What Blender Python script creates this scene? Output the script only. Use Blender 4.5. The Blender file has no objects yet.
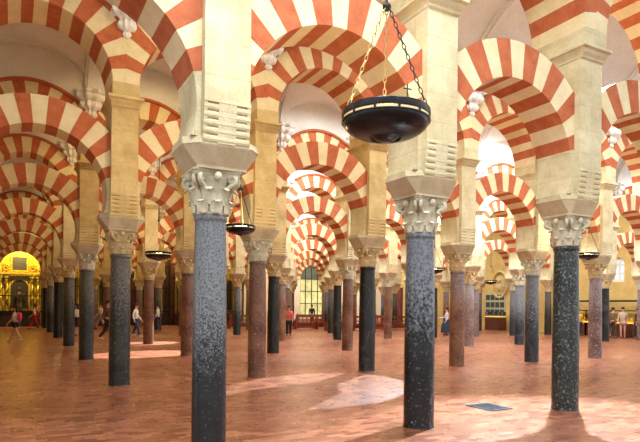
import bpy, bmesh, math, random
from mathutils import Vector, Matrix
random.seed(7)
SC = bpy.context.scene
COL = SC.collection
PI = math.pi
R = math.radians

# ------------------------------------------------------------------ basics
def link(o):
    COL.objects.link(o)
    return o

def tag(o, label=None, cat=None, group=None, kind=None):
    if label: o['label'] = label
    if cat: o['category'] = cat
    if group: o['group'] = group
    if kind: o['kind'] = kind
    return o

def empty(name, loc=(0, 0, 0), rz=0.0):
    o = bpy.data.objects.new(name, None)
    o.empty_display_size = .2
    o.location = loc
    o.rotation_euler = (0, 0, rz)
    return link(o)

def thing(name, label, cat, loc=(0, 0, 0), rz=0.0, group=None, kind=None):
    return tag(empty(name, loc, rz), label, cat, group, kind)

def put(name, me, parent=None, loc=(0, 0, 0), rot=(0, 0, 0), scale=None):
    o = bpy.data.objects.new(name, me)
    o.location = loc
    o.rotation_euler = rot
    if scale: o.scale = scale
    if parent: o.parent = parent
    return link(o)

class MB:
    """collects shapes of one part into a bmesh"""
    def __init__(s):
        s.bm = bmesh.new()
    def face(s, pts, mi=0):
        try:
            f = s.bm.faces.new([s.bm.verts.new(p) for p in pts])
            f.material_index = mi
            return f
        except ValueError:
            return None
    def loft(s, rings, caps=True, mi=0, closed=True):
        vs = [[s.bm.verts.new(p) for p in r] for r in rings]
        n = len(vs[0])
        m = n if closed else n - 1
        for a, b in zip(vs[:-1], vs[1:]):
            for k in range(m):
                f = s.bm.faces.new((a[k], a[(k + 1) % n], b[(k + 1) % n], b[k]))
                f.material_index = mi
        if caps and closed:
            for r, rev in ((vs[0], True), (vs[-1], False)):
                f = s.bm.faces.new(list(reversed(r)) if rev else r)
                f.material_index = mi
        return s
    def box(s, x0, x1, y0, y1, z0, z1, mi=0):
        r = lambda z: [(x0, y0, z), (x1, y0, z), (x1, y1, z), (x0, y1, z)]
        return s.loft([r(z0), r(z1)], mi=mi)
    def lathe(s, prof, n=24, c=(0, 0), caps=True, mi=0):
        rings = [[(c[0] + r * math.cos(2 * PI * k / n), c[1] + r * math.sin(2 * PI * k / n), z) for k in range(n)] for r, z in prof]
        return s.loft(rings, caps=caps, mi=mi)
    def tube(s, pts, rad, n=8, mi=0, closed=False):
        P = [Vector(p) for p in pts]
        rings = []
        m = len(P)
        up = None
        for k in range(m):
            if closed: d = P[(k + 1) % m] - P[k - 1]
            else: d = P[min(k + 1, m - 1)] - P[max(k - 1, 0)]
            d.normalize()
            if up is None:
                up = Vector((0, 0, 1)) if abs(d.z) < .9 else Vector((1, 0, 0))
            a = d.cross(up)
            if a.length < 1e-5: a = d.cross(Vector((0, 1, 0)))
            a.normalize()
            b = a.cross(d); b.normalize()
            up = b
            rr = rad[k] if isinstance(rad, (list, tuple)) else rad
            rings.append([P[k] + a * (rr * math.cos(2 * PI * q / n)) + b * (rr * math.sin(2 * PI * q / n)) for q in range(n)])
        if closed: rings.append(rings[0])
        return s.loft(rings, caps=not closed, mi=mi)
    def ball(s, c, r, sx=1, sy=1, sz=1, u=12, v=8, mi=0, rot=None):
        M = Matrix.Translation(c) @ (rot or Matrix.Identity(4)) @ Matrix.Diagonal((r * sx, r * sy, r * sz, 1))
        g = bmesh.ops.create_uvsphere(s.bm, u_segments=u, v_segments=v, radius=1, matrix=M)
        for ve in g['verts']:
            for f in ve.link_faces: f.material_index = mi
        return s
    def prism(s, poly, axis, a, b, mi=0):
        """poly: 2D points; axis 'y' -> (x,z) extruded in y; 'x' -> (y,z); 'z' -> (x,y)"""
        def P(p, t):
            return {'y': (p[0], t, p[1]), 'x': (t, p[0], p[1]), 'z': (p[0], p[1], t)}[axis]
        return s.loft([[P(p, a) for p in poly], [P(p, b) for p in poly]], mi=mi)
    def mesh(s, name, mats, smooth=None, weld=True):
        if weld: bmesh.ops.remove_doubles(s.bm, verts=s.bm.verts, dist=1e-5)
        bmesh.ops.recalc_face_normals(s.bm, faces=s.bm.faces)
        me = bpy.data.meshes.new(name)
        s.bm.to_mesh(me); s.bm.free()
        for m in (mats if isinstance(mats, (list, tuple)) else [mats]): me.materials.append(m)
        if smooth is not None:
            for p in me.polygons: p.use_smooth = True
            if smooth < 180: me.set_sharp_from_angle(angle=R(smooth))
        return me
    def obj(s, name, mats, parent=None, smooth=None, loc=(0, 0, 0), rot=(0, 0, 0)):
        return put(name, s.mesh(name, mats, smooth), parent, loc, rot)

# ------------------------------------------------------------------ materials
def nodes(name):
    m = bpy.data.materials.new(name)
    m.use_nodes = True
    nt = m.node_tree
    b = nt.nodes['Principled BSDF']
    return m, nt, b

def lin(c):
    return tuple(((v / 12.92) if v <= .04045 else ((v + .055) / 1.055) ** 2.4) for v in c[:3]) + (1,)

def rgb(r, g, b): return lin((r / 255, g / 255, b / 255))

def coords(nt, vary=True, kind='Object'):
    tc = nt.nodes.new('ShaderNodeTexCoord')
    out = tc.outputs[kind]
    if vary:
        oi = nt.nodes.new('ShaderNodeObjectInfo')
        mul = nt.nodes.new('ShaderNodeMath'); mul.operation = 'MULTIPLY'; mul.inputs[1].default_value = 37.0
        nt.links.new(oi.outputs['Random'], mul.inputs[0])
        add = nt.nodes.new('ShaderNodeVectorMath'); add.operation = 'ADD'
        nt.links.new(out, add.inputs[0]); nt.links.new(mul.outputs[0], add.inputs[1])
        out = add.outputs[0]
    return out

def noise(nt, co, scale, detail=4, rough=.55):
    n = nt.nodes.new('ShaderNodeTexNoise')
    n.inputs['Scale'].default_value = scale
    n.inputs['Detail'].default_value = detail
    n.inputs['Roughness'].default_value = rough
    nt.links.new(co, n.inputs['Vector'])
    return n.outputs['Fac']

def ramp(nt, fac, stops):
    r = nt.nodes.new('ShaderNodeValToRGB')
    e = r.color_ramp.elements
    while len(e) < len(stops): e.new(.5)
    for el, (p, c) in zip(e, stops):
        el.position = p; el.color = c
    nt.links.new(fac, r.inputs['Fac'])
    return r.outputs['Color']

def mix(nt, fac, a, b, mode='MIX'):
    m = nt.nodes.new('ShaderNodeMix'); m.data_type = 'RGBA'; m.blend_type = mode
    for s, v in ((m.inputs[0], fac), (m.inputs[6], a), (m.inputs[7], b)):
        if hasattr(v, 'links') or isinstance(v, bpy.types.NodeSocket): nt.links.new(v, s)
        else: s.default_value = v
    return m.outputs[2]

def bump(nt, b, h, strength=.3, dist=.02):
    bp = nt.nodes.new('ShaderNodeBump')
    bp.inputs['Strength'].default_value = strength
    bp.inputs['Distance'].default_value = dist
    nt.links.new(h, bp.inputs['Height'])
    nt.links.new(bp.outputs['Normal'], b.inputs['Normal'])

def stone(name, c1, c2, scale=2.5, rough=.85, bs=.25, blocks=False):
    m, nt, b = nodes(name)
    co = coords(nt)
    f1 = noise(nt, co, scale, 6, .65)
    f2 = noise(nt, co, scale * 14, 3, .6)
    c = ramp(nt, f1, [(.3, c1), (.68, c2)])
    pit_dark = ramp(nt, f2, [(.28, (.8, .78, .74, 1)), (.5, (1, 1, 1, 1))])
    c = mix(nt, .6, c, pit_dark, 'MULTIPLY')
    if blocks:
        f3 = noise(nt, co, 1.1, 5, .7)
        c = mix(nt, .7, c, ramp(nt, f3, [(.36, (.80, .76, .66, 1)), (.55, (1, 1, 1, 1))]), 'MULTIPLY')
        tc = nt.nodes.new('ShaderNodeTexCoord')
        sp = nt.nodes.new('ShaderNodeSeparateXYZ'); nt.links.new(tc.outputs['Object'], sp.inputs[0])
        ad = nt.nodes.new('ShaderNodeMath'); nt.links.new(sp.outputs['X'], ad.inputs[0]); nt.links.new(sp.outputs['Y'], ad.inputs[1])
        cb = nt.nodes.new('ShaderNodeCombineXYZ'); nt.links.new(ad.outputs[0], cb.inputs[0]); nt.links.new(sp.outputs['Z'], cb.inputs[1])
        bk = nt.nodes.new('ShaderNodeTexBrick'); nt.links.new(cb.outputs[0], bk.inputs['Vector'])
        for k_, v_ in (('Scale', 1), ('Brick Width', .86), ('Row Height', .37), ('Mortar Size', .006), ('Mortar Smooth', .6)): bk.inputs[k_].default_value = v_
        bk.inputs['Color1'].default_value = (.93, .92, .9, 1); bk.inputs['Color2'].default_value = (1, 1, 1, 1); bk.inputs['Mortar'].default_value = (.72, .68, .6, 1)
        c = mix(nt, .75, c, bk.outputs['Color'], 'MULTIPLY')
    nt.links.new(c, b.inputs['Base Color'])
    b.inputs['Roughness'].default_value = rough
    bump(nt, b, f2, bs, .02)
    return m

def plain(name, c, rough=.6, metal=0.0, emit=None, es=1.0, var=.0):
    m, nt, b = nodes(name)
    b.inputs['Base Color'].default_value = c
    b.inputs['Roughness'].default_value = rough
    b.inputs['Metallic'].default_value = metal
    f = noise(nt, coords(nt), 9, 3)
    dark = tuple(v * (1 - var) for v in c[:3]) + (1,)
    cc = ramp(nt, f, [(.3, dark), (.7, c)])
    nt.links.new(cc, b.inputs['Base Color'])
    if emit:
        b.inputs['Emission Color'].default_value = emit
        b.inputs['Emission Strength'].default_value = es
    return m

def marble(name, dark, mid, light, speck=.58, sscale=28, vein=.0, rough=.32, top=None, foot=None, cut=1.35):
    """polished mottled column stone; top: rougher unpolished colour above the worn lower part"""
    m, nt, b = nodes(name)
    co = coords(nt)
    K = lambda c, q=.56: tuple(v * q for v in c[:3]) + (1,)
    dark, mid, light = K(dark), K(mid), K(light, .8)
    if top: top = K(top, .6)
    big = noise(nt, co, 2.2, 5, .6)
    fine = noise(nt, co, sscale, 4, .7)
    c = ramp(nt, big, [(.35, dark), (.65, mid)])
    sp = ramp(nt, fine, [(speck, (0, 0, 0, 1)), (speck + .11, (1, 1, 1, 1))])
    c = mix(nt, sp, c, light)
    if vein:
        w = nt.nodes.new('ShaderNodeTexWave'); w.inputs['Scale'].default_value = .55
        w.inputs['Distortion'].default_value = 14; w.inputs['Detail'].default_value = 4; w.inputs['Detail Scale'].default_value = 1.6
        nt.links.new(co, w.inputs['Vector'])
        v = ramp(nt, w.outputs['Fac'], [(.0, (vein, vein, vein, 1)), (.035, (0, 0, 0, 1))])
        c = mix(nt, v, c, light)
    if top:
        tc = nt.nodes.new('ShaderNodeTexCoord')
        sx = nt.nodes.new('ShaderNodeSeparateXYZ'); nt.links.new(tc.outputs['Object'], sx.inputs[0])
        a = nt.nodes.new('ShaderNodeMath'); a.operation = 'MULTIPLY_ADD'
        nt.links.new(fine, a.inputs[0]); a.inputs[1].default_value = 3.2; nt.links.new(sx.outputs['Z'], a.inputs[2])
        mr = nt.nodes.new('ShaderNodeMapRange'); mr.inputs[1].default_value = cut + 1.35; mr.inputs[2].default_value = cut + 2.0
        nt.links.new(a.outputs[0], mr.inputs[0])
        t2 = ramp(nt, fine, [(.36, tuple(v * .36 for v in top[:3]) + (1,)), (.58, top)])
        c = mix(nt, mr.outputs[0], c, t2)
    nt.links.new(c, b.inputs['Base Color'])
    b.inputs['Roughness'].default_value = rough
    b.inputs['Specular IOR Level'].default_value = .32
    bump(nt, b, fine, .08, .01)
    return m

M = {}
M['stone'] = stone('pale_limestone', rgb(188, 176, 136), rgb(218, 210, 174), blocks=True)
M['impost'] = stone('grey_brown_impost_stone', rgb(164, 150, 116), rgb(198, 186, 152), 3)
M['warm_stone'] = stone('lamplit_limestone', rgb(184, 160, 104), rgb(216, 196, 142), blocks=True)  # same limestone with the yellow of warm lamplight put into its colour
M['grey_stone'] = stone('grey_carved_stone', rgb(168, 164, 138), rgb(210, 206, 178), 4, .8, .4)
M['tan_stone'] = stone('tan_carved_stone', rgb(170, 148, 104), rgb(208, 188, 142), 4, .8, .4)
M['plaster'] = stone('white_plaster', rgb(212, 214, 210), rgb(230, 232, 228), 1.2, .9, .05)

def brick(name, c1, c2):
    m, nt, b = nodes(name)
    co = coords(nt)
    f1 = noise(nt, co, 6, 5, .6); f2 = noise(nt, co, 60, 2)
    c = ramp(nt, f1, [(.3, c1), (.7, c2)])
    c = mix(nt, .5, c, ramp(nt, f2, [(.35, (.7, .68, .66, 1)), (.55, (1, 1, 1, 1))]), 'MULTIPLY')
    nt.links.new(c, b.inputs['Base Color'])
    b.inputs['Roughness'].default_value = .85
    bump(nt, b, f2, .3, .015)
    return m
M['red'] = brick('red_brick_voussoir', rgb(166, 84, 46), rgb(190, 108, 66))
M['cream'] = stone('cream_voussoir', rgb(208, 192, 146), rgb(226, 214, 176), 3, .85, .15)

# ---- floor : small red bricks
def floor_mat():
    m, nt, b = nodes('red_brick_floor')
    tc = nt.nodes.new('ShaderNodeTexCoord')
    mp = nt.nodes.new('ShaderNodeMapping'); mp.inputs['Rotation'].default_value = (0, 0, R(0))
    nt.links.new(tc.outputs['Object'], mp.inputs[0])
    co = mp.outputs[0]
    br = nt.nodes.new('ShaderNodeTexBrick')
    br.inputs['Scale'].default_value = 1
    br.inputs['Brick Width'].default_value = .26
    br.inputs['Row Height'].default_value = .11
    br.inputs['Mortar Size'].default_value = .007
    br.inputs['Mortar Smooth'].default_value = .3
    br.inputs['Bias'].default_value = 0
    br.inputs['Color1'].default_value = rgb(112, 62, 42)
    br.inputs['Color2'].default_value = rgb(170, 110, 84)
    br.inputs['Mortar'].default_value = rgb(112, 78, 58)
    nt.links.new(co, br.inputs['Vector'])
    f = noise(nt, co, .5, 5, .6)
    f2 = noise(nt, co, 5, 4, .6)
    c = mix(nt, .55, br.outputs['Color'], ramp(nt, f, [(.3, (.68, .64, .6, 1)), (.7, (1.0, 1.0, 1.0, 1))]), 'MULTIPLY')
    c = mix(nt, .25, c, ramp(nt, f2, [(.3, (.7, .66, .6, 1)), (.65, (1, 1, 1, 1))]), 'MULTIPLY')
    nt.links.new(c, b.inputs['Base Color'])
    rr = nt.nodes.new('ShaderNodeMapRange'); rr.inputs[3].default_value = .19; rr.inputs[4].default_value = .40
    nt.links.new(f2, rr.inputs[0]); nt.links.new(rr.outputs[0], b.inputs['Roughness'])
    b.inputs['Specular IOR Level'].default_value = .5
    bump(nt, b, br.outputs['Fac'], .15, -.004)
    return m
M['floor'] = floor_mat()

# ---- column shafts
W = (1, 1, 1, 1)
M['c_blue'] = marble('blue_grey_granite', rgb(22, 24, 26), rgb(48, 52, 54), rgb(132, 140, 144), .62, 40, .12, .3, top=rgb(150, 156, 160), cut=1.3)
M['c_black'] = marble('black_granite', rgb(18, 20, 20), rgb(42, 43, 43), rgb(150, 158, 164), .60, 24, .25, .3, top=rgb(140, 148, 156), cut=1.6)
M['c_fleck'] = marble('green_black_flecked', rgb(26, 31, 28), rgb(58, 66, 61), rgb(128, 136, 132), .54, 27, 0, .28)
M['c_grey'] = marble('dark_grey_granite', rgb(34, 34, 30), rgb(66, 64, 56), rgb(140, 136, 126), .6, 24, 0, .36, top=rgb(124, 120, 108), cut=1.7)
M['c_red'] = marble('red_brown_marble', rgb(98, 58, 40), rgb(152, 104, 78), rgb(186, 152, 130), .58, 22, .12, .36, top=rgb(150, 120, 102), cut=2.1)
M['c_pink'] = marble('pink_brown_marble', rgb(112, 68, 44), rgb(166, 116, 86), rgb(190, 158, 138), .58, 22, .12, .4, top=rgb(166, 148, 142), cut=1.9)
M['c_purple'] = marble('mauve_breccia', rgb(110, 82, 72), rgb(156, 128, 120), rgb(194, 176, 172), .56, 20, 0, .38, top=rgb(178, 164, 166), cut=1.8)
M['c_slate'] = marble('slate_blue_marble', rgb(34, 38, 42), rgb(66, 72, 78), rgb(124, 130, 136), .6, 22, .2, .32, top=rgb(146, 150, 156), cut=1.4)
M['c_dark'] = marble('near_black_marble', rgb(22, 22, 21), rgb(46, 44, 41), rgb(118, 112, 104), .62, 22, .2, .3)

# ------------------------------------------------------------------ layout
X0, Y0, DX, DY = 1.927, 6.183, 3.013, 5.889
H2 = DX / 2
def cx(i): return X0 + DX * i
def cy(j): return Y0 + DY * j
XW, YW, XL = 31.75, 45.5, -1.75          # right wall, back wall, left wall
IMAX = {0: 3, 1: 7, 2: 9, 3: 9, 4: 9, 5: 9, 6: 9}

ORD = ['first', 'second', 'third', 'fourth', 'fifth', 'sixth', 'seventh', 'eighth', 'ninth', 'tenth', 'eleventh', 'twelfth']
ROW = ['front', 'second', 'third', 'fourth']

# ------------------------------------------------------------------ shared meshes of the colonnade
ZS, ZC, ZI = 2.65, 3.12, 3.44           # shaft top, capital top, impost top
PW, PD = .255, .43                        # half size of the pier
UD = .51                                 # half thickness of the upper wall
ZM0, ZM1 = 5.52, 5.73                    # moulding

def shaft_mesh(mat):
    b = MB()
    prof = [(.214, 0), (.210, .03)] + [(.208 - .02 * (k / 8) ** 1.6 + .004 * math.sin(PI * k / 8), .03 + (ZS - .12) * k / 8) for k in range(9)]
    prof += [(.188, ZS - .075), (.2, ZS - .06), (.206, ZS - .035), (.2, ZS - .012), (.19, ZS)]
    b.lathe(prof, 32)
    return b.mesh('shaft', mat, 40)

def capital_mesh(mat):
    b = MB()
    h = ZC - ZS
    bell = [(.182, ZS), (.186, ZS + .02), (.188, ZS + .2 * h), (.198, ZS + .5 * h), (.222, ZS + .75 * h), (.245, ZS + .86 * h)]
    b.lathe(bell, 28)
    # two tiers of curling leaves
    for tier, (z0, z1, r0, out, w) in enumerate(((ZS + .01, ZS + .36 * h, .184, .055, .066), (ZS + .2 * h, ZS + .66 * h, .190, .075, .072))):
        for k in range(8):
            a = 2 * PI * (k + .5 * tier) / 8
            ca, sa = math.cos(a), math.sin(a)
            rings = []
            n = 7
            for q in range(n + 1):
                t = q / n
                z = z0 + (z1 - z0) * (t if t < .82 else .82 + .1 * math.sin((t - .82) / .18 * PI) - (t - .82) * .6)
                rad = r0 + .006 + .02 * t + out * max(0, (t - .45) / .55) ** 2
                ww = w * (.8 + .35 * math.sin(PI * min(1, t * 1.05))) * (1 if t < .75 else 1 - (t - .75) * 2.2)
                th = .028 * (1 - .3 * t)
                cs = []
                for (u, v) in ((-1, 0), (-.5, .7), (0, 1), (.5, .7), (1, 0), (0, -.6)):
                    rr = rad + th * v; tt = u * ww
                    cs.append((rr * ca - tt * sa, rr * sa + tt * ca, z))
                rings.append(cs)
            b.loft(rings)
    # bosses in the middle of each side
    for k in range(4):
        a = PI / 2 * k
        b.ball((.25 * math.cos(a), .25 * math.sin(a), ZS + .86 * h), .045, 1, 1, 1.1, 10, 7)
    return b.mesh('capital', mat, 50)

def volute_mesh(mat):
    """one corner scroll, on the +x side, turned later"""
    b = MB()
    h = ZC - ZS
    zc = ZS + .80 * h
    for s in (-1, 1):
        pts, rad = [], []
        for k in range(17):
            t = k / 16
            ang = -PI * .55 + t * PI * 2.6
            rr = .062 * (1 - .78 * t)
            pts.append((.275 + rr * math.cos(ang), s * .036, zc + rr * math.sin(ang)))
            rad.append(.028 * (1 - .35 * t))
        pts = [(.188, s * .062, ZS + .48 * h), (.21, s * .055, ZS + .56 * h), (.24, s * .045, ZS + .63 * h)] + pts
        rad = [.018, .022, .025] + rad
        b.tube(pts, rad, 7)
    b.ball((.275, 0, zc), .036, 1, 1.5, 1, 10, 7)
    return b.mesh('volute', mat, 60)

def abacus_mesh(mat):
    b = MB()
    h = ZC - ZS
    def ring(hw, z):
        pts = []
        for k in range(4):
            a = PI / 2 * k
            for t in (-.86, -.45, 0, .45, .86):
                dep = hw - .055 * (1 - (t / .86) ** 2)
                x, y = dep, t * hw
                pts.append((x * math.cos(a) - y * math.sin(a), x * math.sin(a) + y * math.cos(a), z))
        return pts
    b.loft([ring(.255, ZC - .075), ring(.265, ZC - .055), ring(.265, ZC - .03), ring(.28, ZC - .02), ring(.28, ZC)])
    return b.mesh('abacus', mat)

def octa(hx, hy, c, z):
    return [(hx, -hy + c, z), (hx, hy - c, z), (hx - c, hy, z), (-hx + c, hy, z), (-hx, hy - c, z), (-hx, -hy + c, z), (-hx + c, -hy, z), (hx - c, -hy, z)]

def impost_mesh(mat):
    b = MB()
    b.loft([octa(.285, .285, .02, ZC), octa(.285, .285, .02, ZC + .03), octa(.425, .385, .15, ZI - .10), octa(.435, .39, .15, ZI - .085), octa(.425, .35, .16, ZI)])
    return b.mesh('impost_block', mat)

def pier_mesh(mat):
    b = MB()
    b.box(-PW, PW, -.325, .325, ZI, ZI + .38)
    b.box(-PW, PW, -PD, PD, ZI + .38, ZM0)
    return b.mesh('pier_body', mat)

def roll_mesh(mat):
    """ribbed corbel on the -y face of the pier"""
    b = MB()
    zb0 = ZI - .075
    poly = [(-.25, zb0), (-.385, zb0)]
    for k in range(5):
        zb = zb0 + .005 + k * .082
        yb = -.385 - .008 * k
        for q in range(6):
            a = -PI / 2 + PI * q / 5
            poly.append((yb - .02 * math.cos(a), zb + .041 + .039 * math.sin(a)))
    poly += [(-PD - .015, zb0 + .42), (-PD - .015, zb0 + .46), (-.25, zb0 + .46)]
    b.prism(poly, 'x', -PW - .005, PW + .005)
    for s in (-1, 1):
        b.prism([(-.25, zb0), (-.39, zb0), (-PD - .01, zb0 + .42), (-.25, zb0 + .42)], 'x', s * (PW + .004), s * (PW - .035))
    b.prism([(-.25, zb0), (-.395, zb0), (-PD - .012, zb0 + .42), (-.25, zb0 + .42)], 'x', -.10, .10)
    return b.mesh('roll_corbel', mat)

def cornice_mesh(mat):
    b = MB()
    q = lambda e, d, z: [(-PW - e, -d, z), (PW + e, -d, z), (PW + e, d, z), (-PW - e, d, z)]
    b.loft([q(.0, PD, ZM0), q(.012, PD + .03, ZM0 + .02), q(.012, PD + .035, ZM0 + .05), q(.03, PD + .07, ZM0 + .09), q(.065, UD + .0, ZM0 + .14), q(.085, UD + .05, ZM0 + .155), q(.085, UD + .05, ZM1 - .02), q(.06, UD + .03, ZM1)])
    return b.mesh('cornice', mat)

UZC, UR, URO = 5.95, 1.256, 1.80         # upper arch centre, radii
LZC, LR, LRO = 3.80, 1.20, 1.74          # lower arch
def upper_mesh(mat):
    b = MB()
    b.box(-PW, PW, -UD, UD, ZM1, UZC + .036)
    return b.mesh('upper_pier', mat)

def bracket_mesh(mat):
    """lobed white plaster bracket under the vault, on the -y face"""
    b = MB()
    levels = [(.03, .02, 6.86), (.06, .05, 6.88), (.09, .07, 6.93), (.06, .05, 6.98), (.16, .11, 7.02), (.19, .14, 7.10), (.16, .12, 7.17), (.20, .16, 7.21), (.30, .22, 7.25), (.33, .25, 7.34), (.29, .22, 7.42), (.33, .25, 7.45), (.42, .31, 7.50), (.44, .33, 7.60), (.40, .30, 7.63), (.46, .35, 7.66), (.47, .36, 7.74)]
    rings = []
    for hw, dp, z in levels:
        r = [(hw, -UD, z)]
        for k in range(1, 20):
            a = PI * k / 20
            lob = 1 + .13 * math.cos(10 * a)
            r.append((hw * math.cos(a) * lob, -UD - dp * math.sin(a) * lob, z))
        r.append((-hw, -UD, z))
        rings.append(r)
    b.loft(rings)
    return b.mesh('plaster_bracket', mat, 50)

def arch_mesh(name, zc, r, ro, xmax, depth, a0, n_half, zfoot, mats, seed, foot=True):
    """striped ring; crown stone is cream; mats = (cream, red, plain stone)"""
    rnd = random.Random(seed)
    b = MB()
    def pt(a, rad):
        return (rad * math.cos(a), zc + rad * math.sin(a))
    def rout(a):
        c = abs(math.cos(a))
        return min(ro, xmax / c) if c > 1e-6 else ro
    n = 2 * n_half + 1
    ang = [a0 + (PI - 2 * a0) * k / n for k in range(n + 1)]
    ang = [a if k in (0, n) else a + rnd.uniform(-.012, .012) for k, a in enumerate(ang)]
    for k in range(n):
        mi = 0 if (k - n_half) % 2 == 0 else 1
        e = .0035
        dd = depth + (0 if mi == 0 else .004)
        A0, A1 = ang[k] , ang[k + 1]
        sub = 4
        poly_in = [pt(A0 + (A1 - A0) * q / sub, r) for q in range(sub + 1)]
        outs = [A0 + (A1 - A0) * q / sub for q in range(sub + 1)]
        # exact corner where the ring meets the pier
        if xmax < ro:
            for s in (1, -1):
                ac = math.acos(xmax / ro) if s > 0 else PI - math.acos(xmax / ro)
                if A0 < ac < A1: outs = sorted(outs + [ac])
        poly_out = [pt(a, rout(a)) for a in outs]
        b.prism(poly_in + poly_out[::-1], 'y', -dd, dd, mi)
    if foot:
        for s in (1, -1):
            poly = []
            af = math.asin((zfoot - zc) / r)
            for q in range(9):
                a = af + (a0 - af) * q / 8
                poly.append((s * r * math.cos(a), zc + r * math.sin(a)))
            poly += [(s * xmax, zc + xmax * math.tan(a0)), (s * xmax, zfoot)]
            b.prism(poly, 'y', -depth, depth, 2)
    return b.mesh(name, mats)

def hood_mesh(mat):
    b = MB()
    ro, r1 = URO, URO + .09
    a0 = math.acos(H2 / ro)
    for s in (-1, 1):
        n = 30
        def sec(a):
            rr = []
            for rad, y in ((ro, UD), (ro, UD + .035), (ro + .03, UD + .05), (r1, UD + .05), (r1, UD)):
                q = min(rad, H2 / abs(math.cos(a)) if abs(math.cos(a)) > 1e-6 else rad)
                rr.append((q * math.cos(a), s * y, UZC + q * math.sin(a)))
            return rr
        b.loft([sec(a0 + .012 + (PI - 2 * a0 - .024) * k / n) for k in range(n + 1)])
        for k in range(46):      # dentils
            a = a0 + .05 + (PI - 2 * a0 - .1) * k / 45
            c, t = math.cos(a), math.sin(a)
            p = []
            for rad, ta in ((ro + .02, -.012), (ro + .02, .012), (ro + .075, .012), (ro + .075, -.012)):
                p.append((rad * c - ta * t, UZC + rad * t + ta * c))
            b.prism(p, 'y', s * (UD + .045), s * (UD + .062))
    return b.mesh('hood_moulding', mat)

ST = {'a': M['stone'], 'w': M['warm_stone']}
meshes = {}
def get(key, fn, *a):
    if key not in meshes: meshes[key] = fn(*a)
    return meshes[key]

A_LOW = R(15)
def low_arch(v): return get(('low', v), arch_mesh, 'lower_arch', LZC, LR, LRO, H2 - PW, .32, A_LOW, 7, ZI, [M['cream'], M['red'], M['stone']], v)
def up_arch(v): return get(('up', v), arch_mesh, 'upper_arch', UZC, UR, URO, H2, UD, R(1.5), 8, ZM1, [M['cream'], M['red'], M['stone']], 50 + v, False)

# ------------------------------------------------------------------ columns and piers
SHAFT = {(0, 0): 'c_blue', (1, 0): 'c_black', (2, 0): 'c_fleck', (3, 0): 'c_dark', (-1, 0): 'c_dark',
         (0, 1): 'c_grey', (1, 1): 'c_red', (2, 1): 'c_dark', (3, 1): 'c_pink', (4, 1): 'c_slate', (5, 1): 'c_purple', (6, 1): 'c_dark', (7, 1): 'c_red', (-1, 1): 'c_dark',
         (0, 2): 'c_grey', (1, 2): 'c_red', (2, 2): 'c_dark', (3, 2): 'c_red', (4, 2): 'c_dark', (5, 2): 'c_purple', (6, 2): 'c_slate', (7, 2): 'c_dark', (8, 2): 'c_dark', (9, 2): 'c_purple',
         (0, 3): 'c_grey', (1, 3): 'c_red', (2, 3): 'c_dark', (3, 3): 'c_pink', (4, 3): 'c_dark', (5, 3): 'c_red', (6, 3): 'c_dark', (7, 3): 'c_purple', (8, 3): 'c_slate', (9, 3): 'c_grey'}
CN = {'c_blue': 'blue-grey granite', 'c_black': 'black speckled', 'c_fleck': 'white-flecked black', 'c_grey': 'dark grey', 'c_red': 'red-brown marble',
      'c_pink': 'pinkish brown', 'c_purple': 'mauve mottled', 'c_slate': 'slate-blue', 'c_dark': 'near-black'}
SPECIAL = {(0, 0): 'tall blue-grey granite column nearest the camera, blackened towards its foot',
           (1, 0): 'black speckled column of the front arcade below the big bowl lamp',
           (2, 0): 'black column with white flecks, third of the front arcade from the left'}

def place_name(i, j):
    if j == 0: return {-1: 'column beyond the left edge', 3: 'column beyond the right edge'}.get(i, ORD[max(i, 0)] + ' column')
    return ORD[i] + ' column' if i >= 0 else 'column beyond the left edge'

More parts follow.
